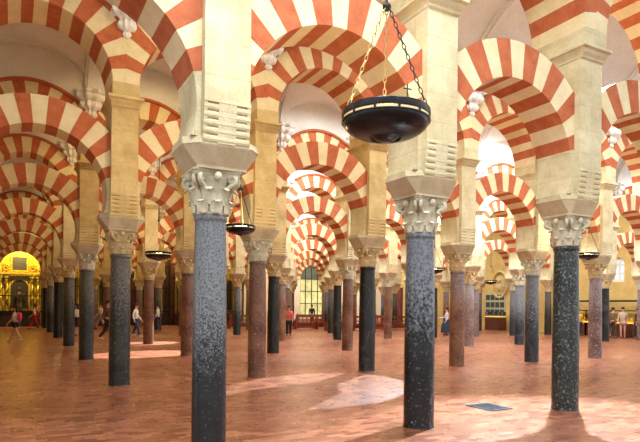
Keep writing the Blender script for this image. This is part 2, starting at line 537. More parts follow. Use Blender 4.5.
for j in range(7):
    for i in range(-1, IMAX[j] + 1):
        mk = SHAFT.get((i, j)) or ['c_dark', 'c_grey', 'c_red', 'c_slate', 'c_pink', 'c_purple'][(i * 5 + j * 3) % 6]
        near = j <= 3
        grp = None
        if near:
            lab = SPECIAL.get((i, j)) or '%s %s of the %s arcade%s' % (CN[mk], place_name(i, j), ROW[j], '' if i < 0 else ' from the left')
            plab = 'stone pier standing on the %s of the %s arcade%s' % (place_name(i, j), ROW[j], ' from the left' if 0 <= i and (i, j) != (3, 0) else '')
            pgrp = 'stone piers of the arcades'
            grp = 'columns of the %s arcade' % ROW[j]
        else:
            lab = 'small distant column in the far arcades beyond the fourth'
            plab = 'small distant stone pier in the far arcades beyond the fourth'
            grp, pgrp = 'distant columns', 'distant piers'
        sx_ = .07 if (i, j) == (0, 0) else 0      # this pier leans off its column a little
        t = thing('column', lab, 'column', (cx(i) + sx_ * .4, cy(j), 0), 0, grp, 'thing')
        rz = random.uniform(0, 6)
        put('shaft', get(('shaft', mk), shaft_mesh, M[mk]), t, rot=(0, 0, rz), scale=(.92, .92, 1) if (i, j) == (0, 0) else None)
        cm = 'grey_stone' if (i, j) in ((0, 0), (1, 0), (4, 2), (6, 2), (4, 1)) or (i + j) % 3 == 2 else 'tan_stone'
        cap = put('capital', get(('cap', cm), capital_mesh, M[cm]), t)
        for k in range(4):
            put('volute', get(('vol', cm), volute_mesh, M[cm]), cap, rot=(0, 0, PI / 4 + PI / 2 * k))
        put('abacus', get(('aba', cm), abacus_mesh, M[cm]), cap)
        p = thing('pier', plab, 'pier', (cx(i) + sx_, cy(j), ZC), 0, pgrp, 'thing')
        off = (0, 0, -ZC)
        sm = M['stone'] if j in (0, 3, 4) or i >= 3 else M['warm_stone']
        put('impost_block', get('imp', impost_mesh, M['impost']), p, off)
        body = put('pier_body', get(('pier', sm.name), pier_mesh, sm), p, off)
        put('roll_corbel', get(('roll', sm.name), roll_mesh, sm), body)
        put('roll_corbel', get(('roll', sm.name), roll_mesh, sm), body, rot=(0, 0, PI))
        put('cornice', get(('corn', sm.name), cornice_mesh, sm), p, off)
        put('upper_pier', get(('up', sm.name), upper_mesh, sm), p, off)
        put('plaster_bracket', get('brk', bracket_mesh, M['plaster']), p, off)
        put('plaster_bracket', get('brk', bracket_mesh, M['plaster']), p, off, (0, 0, PI))

# ------------------------------------------------------------------ arches
for j in range(7):
    for i in range(-1, IMAX[j]):
        x = cx(i) + H2
        near = j <= 3
        if near:
            if i == -1: bt = 'left of the first column of the %s arcade' % ROW[j]
            elif (i + 1, j) == (3, 0): bt = 'right of the third column of the front arcade'
            else: bt = 'between the %s and %s columns of the %s arcade' % (ORD[i], ORD[i + 1], ROW[j])
            l1 = 'lower red and cream horseshoe arch ' + bt
            l2 = 'upper red and cream arch ' + bt
            g1, g2 = 'lower arches', 'upper arches'
        else:
            l1 = 'small distant lower horseshoe arch in the far arcades beyond the fourth'
            l2 = 'small distant upper arch in the far arcades beyond the fourth'
            g1, g2 = 'distant lower arches', 'distant upper arches'
        o = put('horseshoe_arch', low_arch((i + 2 * j) % 3), None, (x + (.07 if (i, j) == (-1, 0) else 0), cy(j), 0))
        tag(o, l1, 'arch', g1)
        o = put('upper_arch', up_arch((i + j) % 3), None, (x + (.07 if (i, j) == (-1, 0) else 0), cy(j), 0))
        tag(o, l2, 'arch', g2)
        put('hood_moulding', get('hood', hood_mesh, M['red']), o)

# walls above the upper arches, up to the vault lunettes
ZV, BR, LN = 7.70, 1.80, 1.05            # vault springing, barrel rise, lunette rise
def lun(u): return ZV + LN * math.sqrt(max(0, 1 - (u / H2) ** 2))
def brl(v, hs): return ZV + BR * math.sqrt(max(0, 1 - (v / hs) ** 2))
N = 20
US = [H2 * math.sin(PI / 2 * (-1 + 2 * k / N)) for k in range(N + 1)]
for j in range(7):
    b = MB()
    for i in range(-1, IMAX[j]):
        xc = cx(i) + H2
        for u0, u1 in zip(US[:-1], US[1:]):
            e = lambda u: UZC + math.sqrt(URO ** 2 - u * u)
            for s in (-1, 1):
                b.face([(xc + u0, s * UD, e(u0)), (xc + u1, s * UD, e(u1)), (xc + u1, s * UD, lun(u1) + .06), (xc + u0, s * UD, lun(u0) + .06)])
        b.box(xc - H2, xc + H2, -UD, UD, 8.86, 9.6)
    o = b.obj('wall_arcade', M['plaster'], None, None, (0, cy(j), 0))
    tag(o, 'white wall above the %s arcade' % (ROW[j] if j < 4 else 'distant'), 'wall', None, 'structure')

# vaults: one ceiling per aisle
def vault(name, y0, y1, i0, i1):
    b = MB()
    hs = (y1 - y0) / 2; ym = (y0 + y1) / 2
    M_ = 24
    vs = [hs * math.sin(PI / 2 * (-1 + 2 * k / M_)) for k in range(M_ + 1)]
    for i in range(i0, i1):
        xc = cx(i) + H2
        g = [[b.bm.verts.new((xc + u, ym + v, max(lun(u), brl(v, hs)))) for u in US] for v in vs]
        for a in range(M_):
            for c in range(N):
                b.bm.faces.new((g[a][c], g[a][c + 1], g[a + 1][c + 1], g[a + 1][c]))
    for i in range(i0, i1 + 1):           # transverse ribs
        for (w, dr) in ((.17, .07), (.10, .11)):
            rings = []
            for v in vs:
                z = brl(v, hs)
                rings.append([(cx(i) - w, ym + v, z + .05), (cx(i) - w, ym + v * (1 - dr / hs), z - dr), (cx(i) + w, ym + v * (1 - dr / hs), z - dr), (cx(i) + w, ym + v, z + .05)])
            b.loft(rings)
    o = b.obj(name, M['plaster'], None, 35)
    tag(o, 'white plaster cross vault over an aisle', 'ceiling', None, 'structure')
    return o
vault('ceiling', cy(-1) + UD, cy(0) - UD, -1, 3)
vault('ceiling', cy(0) + UD, cy(1) - UD, -1, 7)
for j in range(1, 6): vault('ceiling', cy(j) + UD, cy(j + 1) - UD, -1, 9)
vault('ceiling', cy(6) + UD, cy(6) + UD + 4.878, -1, 9)

# ------------------------------------------------------------------ floor and outer walls
b = MB(); b.box(-12, XW + .3, -12, YW + .3, -.25, 0)
tag(b.obj('floor', M['floor']), 'glossy red brick floor', 'floor', None, 'structure')

M['wall_warm'] = stone('ochre_painted_wall', rgb(186, 156, 88), rgb(206, 180, 114), 1.5, .9, .1)
M['wall_white'] = stone('whitewashed_wall', rgb(226, 216, 196), rgb(242, 236, 222), 1.2, .9, .08)

def wall_with_holes(name, axis, at, thick, a0, a1, z1, holes, mat):
    """holes: (centre, halfwidth, z0, ztop) with round heads"""
    b = MB()
    holes = sorted(holes)
    cur = a0
    def slab(poly):
        b.prism(poly, 'y' if axis == 'y' else 'x', at, at + thick)
    for c, hw, z0, zt in holes:
        slab([(cur, 0), (c - hw, 0), (c - hw, z1), (cur, z1)])
        if z0 > 0: slab([(c - hw, 0), (c + hw, 0), (c + hw, z0), (c - hw, z0)])
        zs = zt - hw
        n = 14
        for k in range(n):
            p0 = c - hw * math.cos(PI * k / n); p1 = c - hw * math.cos(PI * (k + 1) / n)
            q0 = zs + hw * math.sin(PI * k / n); q1 = zs + hw * math.sin(PI * (k + 1) / n)
            slab([(p0, q0), (p1, q1), (p1, z1), (p0, z1)])
        cur = c + hw
    slab([(cur, 0), (a1, 0), (a1, z1), (cur, z1)])
    o = b.obj(name, mat)
    return tag(o, None, None, None, 'structure')

WIN = (24.0, 1.25, .75, 5.3)
WIN2 = (30.4, .6, .5, 3.9)
wall_with_holes('wall_back', 'y', YW, .35, XL - .3, XW + .3, 9.6, [WIN, WIN2], M['wall_white'])
RW1 = (21.1, .42, 3.25, 4.7)
wall_with_holes('wall_right', 'x', XW, .35, 16.0, YW, 9.6, [RW1], M['wall_warm'])
b = MB(); b.box(XL - .3, XL, 9.0, YW, 0, 9.6); tag(b.obj('wall_left', M['wall_warm']), None, None, None, 'structure')

# ------------------------------------------------------------------ windows
M['green_metal'] = plain('green_painted_iron', rgb(44, 60, 42), .5)
def glow(name, c, s):
    m, nt, b = nodes(name)
    b.inputs['Base Color'].default_value = (.02, .02, .02, 1)
    b.inputs['Roughness'].default_value = .15
    f = noise(nt, coords(nt, False), 1.3, 4, .6)
    cc = ramp(nt, f, [(.3, tuple(v * .55 for v in c[:3]) + (1,)), (.6, c)])
    nt.links.new(cc, b.inputs['Emission Color'])
    b.inputs['Emission Strength'].default_value = s
    return m
M['win_glow'] = glow('daylit_yellow_glass', rgb(244, 226, 150), 1.25)
M['win_white'] = glow('daylit_white_glass', rgb(236, 240, 244), 1.3)
M['win_dim'] = glow('dim_leaded_glass', rgb(150, 150, 120), .5)

def window(name, axis, at, hole, glass, nx, nz, bar, pane_top=None):
    c, hw, z0, zt = hole
    zs = zt - hw
    def P(pts, a, b_, B): B.prism(pts, 'y' if axis == 'y' else 'x', a, b_)
    arc = [(c + hw * math.cos(PI * k / 16), zs + hw * math.sin(PI * k / 16)) for k in range(17)]
    root = empty(name); tag(root, None, None, None, 'structure')
    B = MB(); P([(c - hw, z0), (c + hw, z0), (c + hw, zs), (c - hw, zs)], at + .22, at + .25, B)
    B.obj('pane', glass, root)
    B = MB(); P(arc, at + .22, at + .25, B); B.obj('pane', pane_top or glass, root)
    B = MB(); inner = [(c + (hw - .09) * math.cos(PI * k / 16), zs + (hw - .09) * math.sin(PI * k / 16)) for k in range(17)]
    for k in range(16): P([arc[k], arc[k + 1], inner[k + 1], inner[k]], at + .12, at + .22, B)
    for s in (-1, 1): P([(c + s * hw, z0), (c + s * (hw - .09), z0), (c + s * (hw - .09), zs), (c + s * hw, zs)], at + .12, at + .22, B)
    P([(c - hw + .09, z0), (c + hw - .09, z0), (c + hw - .09, z0 + .1), (c - hw + .09, z0 + .1)], at + .12, at + .22, B)
    B.obj('window_frame', bar, root)
    B = MB()
    for k in range(1, nx):
        x = c - hw + 2 * hw * k / nx
        top = zs + math.sqrt(max(0, hw ** 2 - (x - c) ** 2)) - .05
        P([(x - .035, z0), (x + .035, z0), (x + .035, top), (x - .035, top)], at + .14, at + .2, B)
    for k in range(1, nz + 1):
        z = z0 + (zs - z0) * k / nz
        P([(c - hw, z - .035), (c + hw, z - .035), (c + hw, z + .035), (c - hw, z + .035)], at + .13, at + .19, B)
    B.obj('muntin', bar, root)
    return root
window('window_1', 'y', YW, WIN, M['win_glow'], 4, 3, M['green_metal'], M['win_dim'])
window('window_2', 'y', YW, WIN2, M['win_white'], 4, 6, M['green_metal'])
window('window_3', 'x', XW, RW1, M['win_white'], 2, 2, plain('pale_stone_tracery', rgb(226, 218, 200), .8))

# striped surround of the big window
b = MB()
n = 19
for k in range(n):
    a0_, a1_ = PI * k / n, PI * (k + 1) / n
    p = [(r_ * math.cos(a) , WIN[3] - WIN[1] + r_ * math.sin(a)) for r_, a in ((1.25, a0_), (1.25, a1_), (1.75, a1_), (1.75, a0_))]
    b.prism(p, 'y', YW - .06, YW - .002, k % 2)
tag(b.obj('window_arch', [M['cream'], M['red']], None, None, (WIN[0], 0, 0)), 'striped red and white arch around the big far window', 'arch')

# door in the right wall near the far corner
M['red_door'] = plain('dark_red_wood', rgb(112, 34, 34), .5, var=.25)
root = empty('door_1', (XW - .06, 43.0, 0)); tag(root, None, None, None, 'structure')
b = MB(); b.box(-.02, .055, -.78, .78, 0, 3.4); b.obj('door_frame', plain('dark_frame_wood', rgb(70, 36, 28), .6), root)
for s in (-1, 1):
    b = MB(); y0_, y1_ = (s * .01, s * .7) if s > 0 else (-.7, -.01)
    b.box(-.05, -.02, y0_, y1_, .02, 3.3)
    for z0_ in (.2, 1.2, 2.25): b.box(-.07, -.05, y0_ + .1, y1_ - .1, z0_, z0_ + .85)
    lf = b.obj('door_leaf', M['red_door'], root)
    b = MB(); b.ball((-.08, s * .08, 1.1), .04); b.obj('door_knob', plain('brass', rgb(190, 150, 70), .3, 1), lf)

# ------------------------------------------------------------------ hanging lamps
M['bronze'] = marble('dark_patinated_bronze', rgb(46, 46, 48), rgb(72, 70, 70), rgb(92, 88, 84), .6, 14, 0, .25)
M['bronze'].node_tree.nodes['Principled BSDF'].inputs['Metallic'].default_value = .7
M['brass'] = plain('aged_brass', rgb(206, 184, 124), .35, .85, var=.3)
M['iron'] = plain('dark_iron', rgb(34, 32, 30), .55, .5)
M['opal'] = plain('opal_glass_lit', rgb(240, 220, 170), .4, 0, rgb(255, 214, 130), .28)

def link_chain(b, p, q, step=.062, r=.0055, w=.016):
    p, q = Vector(p), Vector(q)
    d = q - p; n = max(2, int(d.length / step)); d.normalize()
    a = d.cross(Vector((0, 0, 1))); a.normalize(); c = a.cross(d)
    for k in range(n):
        m = p.lerp(q, (k + .5) / n)
        s = a if k % 2 else c
        pts = []
        for t in range(10):
            an = 2 * PI * t / 10
            pts.append(m + d * (math.cos(an) * step * .62) + s * (math.sin(an) * w))
        b.tube(pts, r, 5, closed=True)

def lamp(label, loc, D, ztop, fine, power, col=(1, .72, .36)):
    r = D / 2
    t = thing('hanging_lamp', label, 'lamp', loc, 0, 'hanging bowl lamps', 'thing')
    n = 48 if fine else 24
    b = MB()
    prof = [(r * .985, .0)]
    for k in range(1, 11):
        a = PI / 2 * k / 10
        prof.append((max(r * .985 * math.cos(a) ** .8, .24 * r), -.40 * r * math.sin(a)))
    prof = [p for p in prof if p[0] > .37 * r] + [(.37 * r, -.385 * r), (.36 * r, -.395 * r), (.335 * r, -.36 * r), (.30 * r, -.36 * r), (.25 * r, -.40 * r), (.14 * r, -.455 * r), (.0015, -.47 * r)]
    inner = [(.0015, -.34 * r)] + [(r * .95 * math.cos(a) , -.33 * r * math.sin(a)) for a in [PI / 2 * (1 - k / 8) * .98 for k in range(9)]]
    b.lathe(prof[::-1] + inner[::-1], n, caps=False)
    bowl = b.obj('bowl', M['bronze'], t, 45)
    b = MB(); b.lathe([(r * .965, .0), (r * .985, .0), (r * .985, .06 * r), (r * .965, .06 * r), (r * .965, 0)], n, caps=False)
    b.obj('glass_band', M['opal'], t, 40)
    b = MB()
    b.lathe([(r * .955, .065 * r), (r * 1.0, .065 * r), (r * 1.012, .085 * r), (r * 1.012, .205 * r), (r * 1.0, .225 * r), (r * .955, .225 * r), (r * .955, .065 * r)], n, caps=False)
    b.lathe([(r * .99, -.03 * r), (r * 1.015, -.03 * r), (r * 1.015, .0), (r * .99, .0), (r * .99, -.03 * r)], n, caps=False)
    for k in range(12):
        a = 2 * PI * k / 12 + .2
        b.box(-.006, .006, -.01, .01, -.0, .08 * r)
        for v in list(b.bm.verts)[-8:]:
            x, y, z = v.co
            v.co = ((r * 1.0 + x) * math.cos(a) - y * math.sin(a), (r * 1.0 + x) * math.sin(a) + y * math.cos(a), z)
    b.obj('rim', M['bronze'], t, 40)
    if fine:
        for a in (R(-98),):
            b = MB()
            x, y = r * .985 * math.cos(a), r * .985 * math.sin(a)
            b.tube([(x, y, .2 * r), (x, y, .50 * r)], .006, 6)
            b.tube([(x - .045 * math.sin(a), y + .045 * math.cos(a), .40 * r), (x + .045 * math.sin(a), y - .045 * math.cos(a), .40 * r)], .006, 6)
            b.obj('cross_finial', M['iron'], t)
    za = 2.62 * r
    for k in range(3):
        a = 2 * PI * k / 3 + R(-62)
        p = (r * .98 * math.cos(a), r * .98 * math.sin(a), .2 * r); q = (.02 * math.cos(a), .02 * math.sin(a), za)
        b = MB()
        if fine: link_chain(b, p, q)
        else: b.tube([p, q], .009, 5)
        b.obj('chain', M['iron'] if k == 0 else M['brass'], t)
    b = MB()
    b.ball((0, 0, za), .045)
    b.tube([(0, 0, za), (0, 0, ztop - loc[2])], .012, 6)
    b.obj('suspension_rod', M['iron'], t)
    if power:
        li = bpy.data.lights.new('lamp_glow', 'POINT'); li.energy = power; li.color = col; li.shadow_soft_size = .12
        lo = bpy.data.objects.new('lamp_glow', li); lo.location = (loc[0], loc[1], loc[2] + .02); link(lo)
    return t

TH = R(28.597)
def from_px(x, Z):
    """ground point at image column x and depth Z"""
    X = (x - 320) / 564.15 * Z
    return (X * math.cos(TH) + Z * math.sin(TH), -X * math.sin(TH) + Z * math.cos(TH))
p = from_px(384, 5.8)
ZVT = ZV + BR
lamp('big dark bronze bowl lamp on chains in front of the front arcade', (p[0], p[1], 3.55), .9, 9.25, True, 60)
for (x, Z, z, D, lab) in ((239.5, 10.2, 3.03, .54, 'bowl lamp hanging just right of the blue-grey front column'),
                          (158, 20.6, 3.45, .95, 'bowl lamp above the walking visitors, left of the blue-grey front column'),
                          (434, 26.8, 3.40, .85, 'bowl lamp half hidden behind the black speckled front column'),
                          (490.5, 36.5, 3.3, .78, 'small bowl lamp in front of the ochre wall with the notice board'),
                          (587.5, 16.2, 3.17, .6, 'bowl lamp hanging just right of the white-flecked front column')):
    p = from_px(x, Z)
    j = round((p[1] - cy(0)) / DY - .5)
    yy = cy(j) + DY / 2
    lamp(lab, (p[0], p[1], z), D, brl(max(-2.3, min(2.3, p[1] - yy)), DY / 2 - UD) , False, 150)

# ------------------------------------------------------------------ floor grate
p = from_px(490, 9.32)
t = thing('floor_grate', 'dark metal drain grate set in the brick floor', 'grate', (p[0], p[1], 0))
t.scale = (.64, .7, 1)
b = MB()
for k in range(15): b.box(-.33 + .044 * k, -.315 + .044 * k, -.36, .36, .002, .012)
for k in range(4): b.box(-.33, .316, -.36 + .235 * k, -.345 + .235 * k, .002, .010)
M['steel'] = plain('blue_grey_steel', rgb(84, 100, 116), .35, .6, var=.5)
b.obj('bars', M['steel'], t)
b = MB()
for (x0, x1, y0, y1) in ((-.38, -.33, -.41, .41), (.316, .366, -.41, .41), (-.33, .316, -.41, -.36), (-.33, .316, .36, .41)): b.box(x0, x1, y0, y1, .001, .014)
b.obj('frame', M['steel'], t)
b = MB(); b.box(-.33, .316, -.36, .36, .0005, .0015); b.obj('pit_dark', plain('black_pit_shade', rgb(20, 22, 26), .9), t)  # flat black sheet, its colour stands in for shade under the bars

# ------------------------------------------------------------------ altar at the end of the left aisle
M['gold'] = plain('gilded_wood', rgb(226, 188, 66), .34, .5, var=.55)
M['wood_red'] = plain('dark_red_brown_wood', rgb(86, 40, 24), .5, var=.3)
M['wood_brown'] = plain('brown_pew_wood', rgb(140, 64, 36), .45, var=.3)
M['dark'] = plain('dark_painting', rgb(48, 34, 24), .5, var=.4)
ax, ay = .42, 44.9
t = thing('altarpiece', 'gilded altarpiece with twisted columns at the far left', 'altar', (ax, ay, 0), 0, None, 'thing')
b = MB(); b.box(-1.4, 1.4, .12, .55, 0, 5.2); b.prism([(1.4 * math.cos(PI * k / 16), 5.2 + 1.0 * math.sin(PI * k / 16)) for k in range(17)], 'y', .12, .55)
b.obj('back_panel', M['gold'], t)
b = MB(); b.box(-1.3, 1.3, -.55, .1, 0, 1.0); b.box(-1.38, 1.38, -.62, .1, 1.0, 1.1)
tb = b.obj('altar_table', M['wood_red'], t)
b = MB()
for k in range(4): b.box(-1.22 + .62 * k, -.66 + .62 * k, -.58, -.55, .1, .92)
b.obj('table_panel', M['dark'], tb)
for s in (-1.15, -.78, .78, 1.15):
    b = MB(); pts = [(s + .05 * math.cos(z * 9), -.12 + .05 * math.sin(z * 9), 1.35 + .0 + z) for z in [k * .06 for k in range(34)]]
    b.tube(pts, .085, 8); b.box(s - .13, s + .13, -.26, .02, 1.1, 1.35); b.box(s - .13, s + .13, -.26, .02, 3.33, 3.55)
    b.obj('twisted_column', M['gold'], t, 60)
b = MB(); b.box(-1.38, 1.38, -.3, .12, 3.55, 3.65); b.box(-1.44, 1.44, -.36, .12, 3.65, 3.8); b.obj('entablature', M['gold'], t)
b = MB(); arc = [(.55 * math.cos(PI * k / 14), 2.7 + .55 * math.sin(PI * k / 14)) for k in range(15)]
b.prism([(.55, 1.3), *arc, (-.55, 1.3)], 'y', .06, .12); n_ = b.obj('niche', M['dark'], t)
b = MB(); b.prism
for k in range(14):
    a0_, a1_ = PI * k / 14, PI * (k + 1) / 14
    b.prism([(r_ * math.cos(a), 2.7 + r_ * math.sin(a)) for r_, a in ((.55, a0_), (.55, a1_), (.66, a1_), (.66, a0_))], 'y', -.02, .12)
b.box(-.66, -.55, -.02, .12, 1.3, 2.7); b.box(.55, .66, -.02, .12, 1.3, 2.7); b.obj('niche_frame', M['gold'], t)
b = MB(); b.lathe([(.0, 1.3), (.26, 1.3), (.27, 1.36), (.2, 1.6), (.17, 2.0), (.2, 2.25), (.15, 2.38), (.06, 2.44), (.05, 2.5), (.09, 2.56), (.1, 2.66), (.07, 2.75), (.0, 2.78)], 14, (0, -.1), caps=False); b.tube([(-.2, -.12, 2.25), (-.3, -.22, 2.05), (-.2, -.33, 2.1)], .05, 6); b.tube([(.2, -.12, 2.25), (.32, -.2, 2.1), (.3, -.33, 2.3)], .05, 6)
b.obj('statue', plain('dark_polychrome_wood', rgb(66, 44, 34), .5), t, 60)
b = MB(); b.box(-.45, .45, .0, .1, 3.95, 4.85); fr = b.obj('painting', M['dark'], t)
b = MB()
for (x0, x1, z0, z1) in ((-.55, .55, 3.85, 3.95), (-.55, .55, 4.85, 4.95), (-.55, -.45, 3.95, 4.85), (.45, .55, 3.95, 4.85)): b.box(x0, x1, -.05, .12, z0, z1)
b.obj('painting_frame', M['gold'], fr)
for s in (-1, 1):
    b = MB(); pts = []
    for k in range(20): pts.append((s * (.85 + .28 * (1 - k / 24) * math.cos(k * .5)), 0, 4.1 + .28 * (1 - k / 24) * math.sin(k * .5)))
    b.tube(pts, .06, 6); b.ball((s * 1.2, 0, 4.05), .11, 1, 1, 1.6); b.obj('scroll', M['gold'], t, 60)
for k, s in enumerate((-.9, -.45, .45, .9)):
    pass

def grille(name, label, x0, x1, y, h, step, group=None, arch=True):
    t = thing(name, label, 'grille', ((x0 + x1) / 2, y, 0), 0, group, 'thing')
    w = (x1 - x0) / 2
    b = MB(); n = int(2 * w / step)
    for k in range(n + 1):
        x = -w + 2 * w * k / n
        b.box(x - .018, x + .018, -.018, .018, .12, h)
        b.ball((x, 0, h + .06), .035, .7, .7, 1.8, 6, 5)
    b.obj('bars', M['iron'], t)
    for z in (.08, 1.05, h * .62, h - .12):
        b = MB(); b.box(-w, w, -.03, .03, z, z + .07)
        b.obj('rail', M['iron'], t)
    for s in (-1, 1):
        b = MB(); b.box(s * w - .05, s * w + .05, -.05, .05, 0, h + .15); b.ball((s * w, 0, h + .22), .08)
        b.obj('post', M['iron'], t)
    return t
grille('iron_grille', 'iron grille standing before the gilded altarpiece at the far left', -.95, 1.8, 43.9, 3.4, .17)
for i, lab in ((0, 'first'), (1, 'second'), (2, 'third'), (3, 'fourth'), (4, 'fifth')):
    grille('iron_grille', 'dark iron chapel grille at the far wall, %s one right of the altarpiece' % lab, cx(i) + .3, cx(i + 1) - .3, 43.9, 4.6, .105, 'iron grilles of the far chapels')
    w_ = thing('chapel_dark_boards', 'added dark boards darkening the wall behind the %s chapel grille right of the altarpiece' % lab, 'panelling', (cx(i) + H2, YW - .05, 0), 0, 'added dark chapel boards', 'thing')  # boards added to darken the wall zone behind the grille
    for s_ in (-1, 1):
        b = MB(); b.box(min(s_ * 1.02, s_ * 1.5), max(s_ * 1.02, s_ * 1.5), -.04, .04, 0, 5.2); b.obj('side_board', M['dark'], w_)
        for q in range(4):
            b = MB(); b.box(s_ * 1.26 - .17, s_ * 1.26 + .17, -.07, -.04, .3 + 1.2 * q, 1.3 + 1.2 * q); b.obj('raised_field', M['wood_red'], w_)
    # small gilded retable behind each grille
    xm = cx(i) + H2
    r_ = thing('retable', 'gilded retable behind the %s chapel grille right of the altarpiece' % lab, 'altar', (xm, 45.25, 0), 0, 'retables behind the grilles')
    b = MB(); b.box(-1.0, 1.0, -.1, .2, .95, 4.0); b.prism([(math.cos(PI * k / 12), 4.0 + .7 * math.sin(PI * k / 12)) for k in range(13)], 'y', -.1, .2); b.obj('back_panel', M['gold'], r_)
    b = MB(); b.box(-.66, .66, -.16, -.1, 1.2, 3.7); b.obj('painting', M['dark'], r_)
    for s in (-.8, .8):
        b = MB(); b.lathe([(.13, 1.0), (.13, 1.2), (.09, 1.25), (.08, 3.3), (.13, 3.4), (.13, 3.6)], 12, (s, -.2)); b.obj('small_column', M['gold'], r_, 40)
    b = MB(); b.box(-1.1, 1.1, -.5, .2, 0, .95); b.obj('table', M['wood_red'], r_)

# ------------------------------------------------------------------ pews and rail below the far window
def pew(label, x, y, rz, L, group='pews before the far window'):
    t = thing('pew', label, 'pew', (x, y, 0), rz, group, 'thing')
    h = L / 2
    b = MB(); b.box(-h, h, -.22, .2, .41, .45); b.obj('seat', M['wood_brown'], t)
    b = MB(); b.box(-h, h, .2, .24, .84, .97); b.obj('top_rail', M['wood_brown'], t)
    b = MB(); b.box(-h, h, .2, .24, .56, .64); b.obj('back_rail', M['wood_brown'], t)
    for q in range(int(L / .3)):
        b = MB(); x_ = -h + .15 + q * (L - .3) / max(1, int(L / .3) - 1); b.box(x_ - .02, x_ + .02, .205, .235, .45, .84); b.obj('baluster', M['wood_brown'], t)
    for s in (-1, 1):
        b = MB(); b.prism([(-.26, 0), (.27, 0), (.27, 1.03), (.18, 1.03), (.1, .62), (-.2, .60), (-.26, .5)], 'x', s * h - .03, s * h + .03); b.obj('end_panel', M['wood_brown'], t)
    b = MB(); b.box(-h, h, .05, .09, .1, .38); b.obj('stretcher', M['wood_brown'], t)
k = 0
for (x, Z, L) in ((306, 39.5, 1.7), (325, 41.5, 1.7), (309, 44, 2.2), (340, 37.5, 2.0), (356, 39.5, 2.0), (376, 38.5, 2.2), (396, 40.5, 2.2), (386, 44, 2.2), (244, 40, 2.2)):
    p = from_px(x, Z)
    lab = ['brown pew, leftmost below the big far window', 'brown pew before the big far window, right of the leftmost one', 'brown pew, rearmost right under the big far window',
           'brown pew left of the third near-black column, nearest to it', 'brown pew behind the third column of the second arcade', 'brown pew right of the third column of the second arcade',
           'brown pew beside the black speckled front column', 'brown pew in front of the dark red far door', 'brown pew left of the red-brown column, alone in the distance'][k]
    pew(lab, p[0], p[1], PI + R(0) , L); k += 1

# ------------------------------------------------------------------ right wall: notice board, relief, showcases
M['board'] = plain('black_board', rgb(56, 64, 62), .4, var=.2)
def on_right(x):
    d = (x - 320) / 564.15
    X = d * math.cos(TH) + math.sin(TH); Y = -d * math.sin(TH) + math.cos(TH)
    return XW / X * Y
yb = on_right(495.5)
t = thing('notice_board', 'pale board with rows of dark small framed pictures on the ochre wall', 'board', (XW, yb, 0))
b = MB(); b.box(-.06, -.0, -1.0, 1.0, .95, 2.75); b.obj('panel', plain('pale_green_board', rgb(168, 178, 160), .6), t)
for r_ in range(3):
    for c_ in range(4):
        b = MB(); b.box(-.085, -.06, -.9 + .47 * c_, -.52 + .47 * c_, 1.1 + .55 * r_, 1.5 + .55 * r_); b.obj('picture', M['board'], t)
yb = on_right(500)
t = thing('showcase', 'dark red-brown cabinet with a lit glass top below the notice board', 'cabinet', (XW - .75, on_right(503), 0))
b = MB(); b.box(-.35, .35, -.7, .7, 0, .95); b.obj('body', M['wood_red'], t)
b = MB(); b.box(-.33, .33, -.68, .68, .95, 1.0); b.obj('lit_shelf', plain('lit_shelf', rgb(240, 200, 90), .5, 0, rgb(255, 210, 90), .8), t)
gl, nt, bs = nodes('showcase_glass'); bs.inputs['Transmission Weight'].default_value = 1; bs.inputs['Roughness'].default_value = .02; bs.inputs['IOR'].default_value = 1.1
b = MB(); b.box(-.33, .33, -.68, .68, 1.0, 1.35); b.obj('glass_top', gl, t)
yb = on_right(500)
t = thing('wall_medallion', 'round carved relief medallion on the ochre wall above the notice board', 'relief', (XW, yb, 3.35))
b = MB()
rings = []
b.tube([(-.06, .72 * math.cos(2 * PI * k / 32), .95 * math.sin(2 * PI * k / 32)) for k in range(32)], .10, 8, closed=True)
b.obj('rim', M['warm_stone'], t, 60)
b = MB(); b.ball((-.02, 0, 0), .5, .25, 1, 1.3, 16, 10); b.ball((-.12, 0, .25), .16, .6, 1, 1); b.ball((-.12, .0, -.2), .2, .5, 1.2, 1.4); b.obj('carved_relief', M['tan_stone'], t, 60)

# lit showcases along the wall at the far right
for k, (x, lab) in enumerate(((586, 'low lit showcase on the right, beside the mauve column'), (606, 'low lit showcase on the right, behind the two standing visitors'), (630, 'low lit showcase on the right, near the picture edge'))):
    yy = on_right(x)
    t = thing('display_case', lab, 'showcase', (XW - .6, yy, 0), 0, 'lit showcases on the right')
    b = MB(); b.box(-.35, .35, -.75, .75, 0, .8); b.obj('plinth', M['wood_red'], t)
    b = MB(); b.box(-.33, .33, -.72, .72, .8, .86); b.obj('lit_base', plain('lit_base', rgb(240, 200, 90), .5, 0, rgb(255, 206, 80), 1.0), t)
    b = MB(); b.box(-.33, .33, -.72, .72, .86, 1.5); b.obj('glass_box', gl, t)
    b = MB(); b.box(-.36, .36, -.76, .76, 1.5, 1.56); b.obj('lid', M['iron'], t)
    for q in range(3):
        b = MB(); b.lathe([(.09, .86), (.12, .9), (.14, 1.05), (.07, 1.2), (.1, 1.28)], 12, (0, -.45 + .45 * q)); b.obj('exhibit', M['gold'], t, 60)
t = thing('lighting_rail', 'long black lighting rail along the right wall above the showcases', 'rail', (XW - .5, 21.4, 2.05))
b = MB(); b.box(-.05, .05, -3.2, 3.2, 0, .1); b.obj('beam', M['iron'], t)
for y in (-2.6, 0, 2.6):
    b = MB(); b.box(.05, .5, y - .03, y + .03, .02, .08); b.obj('wall_arm', M['iron'], t)

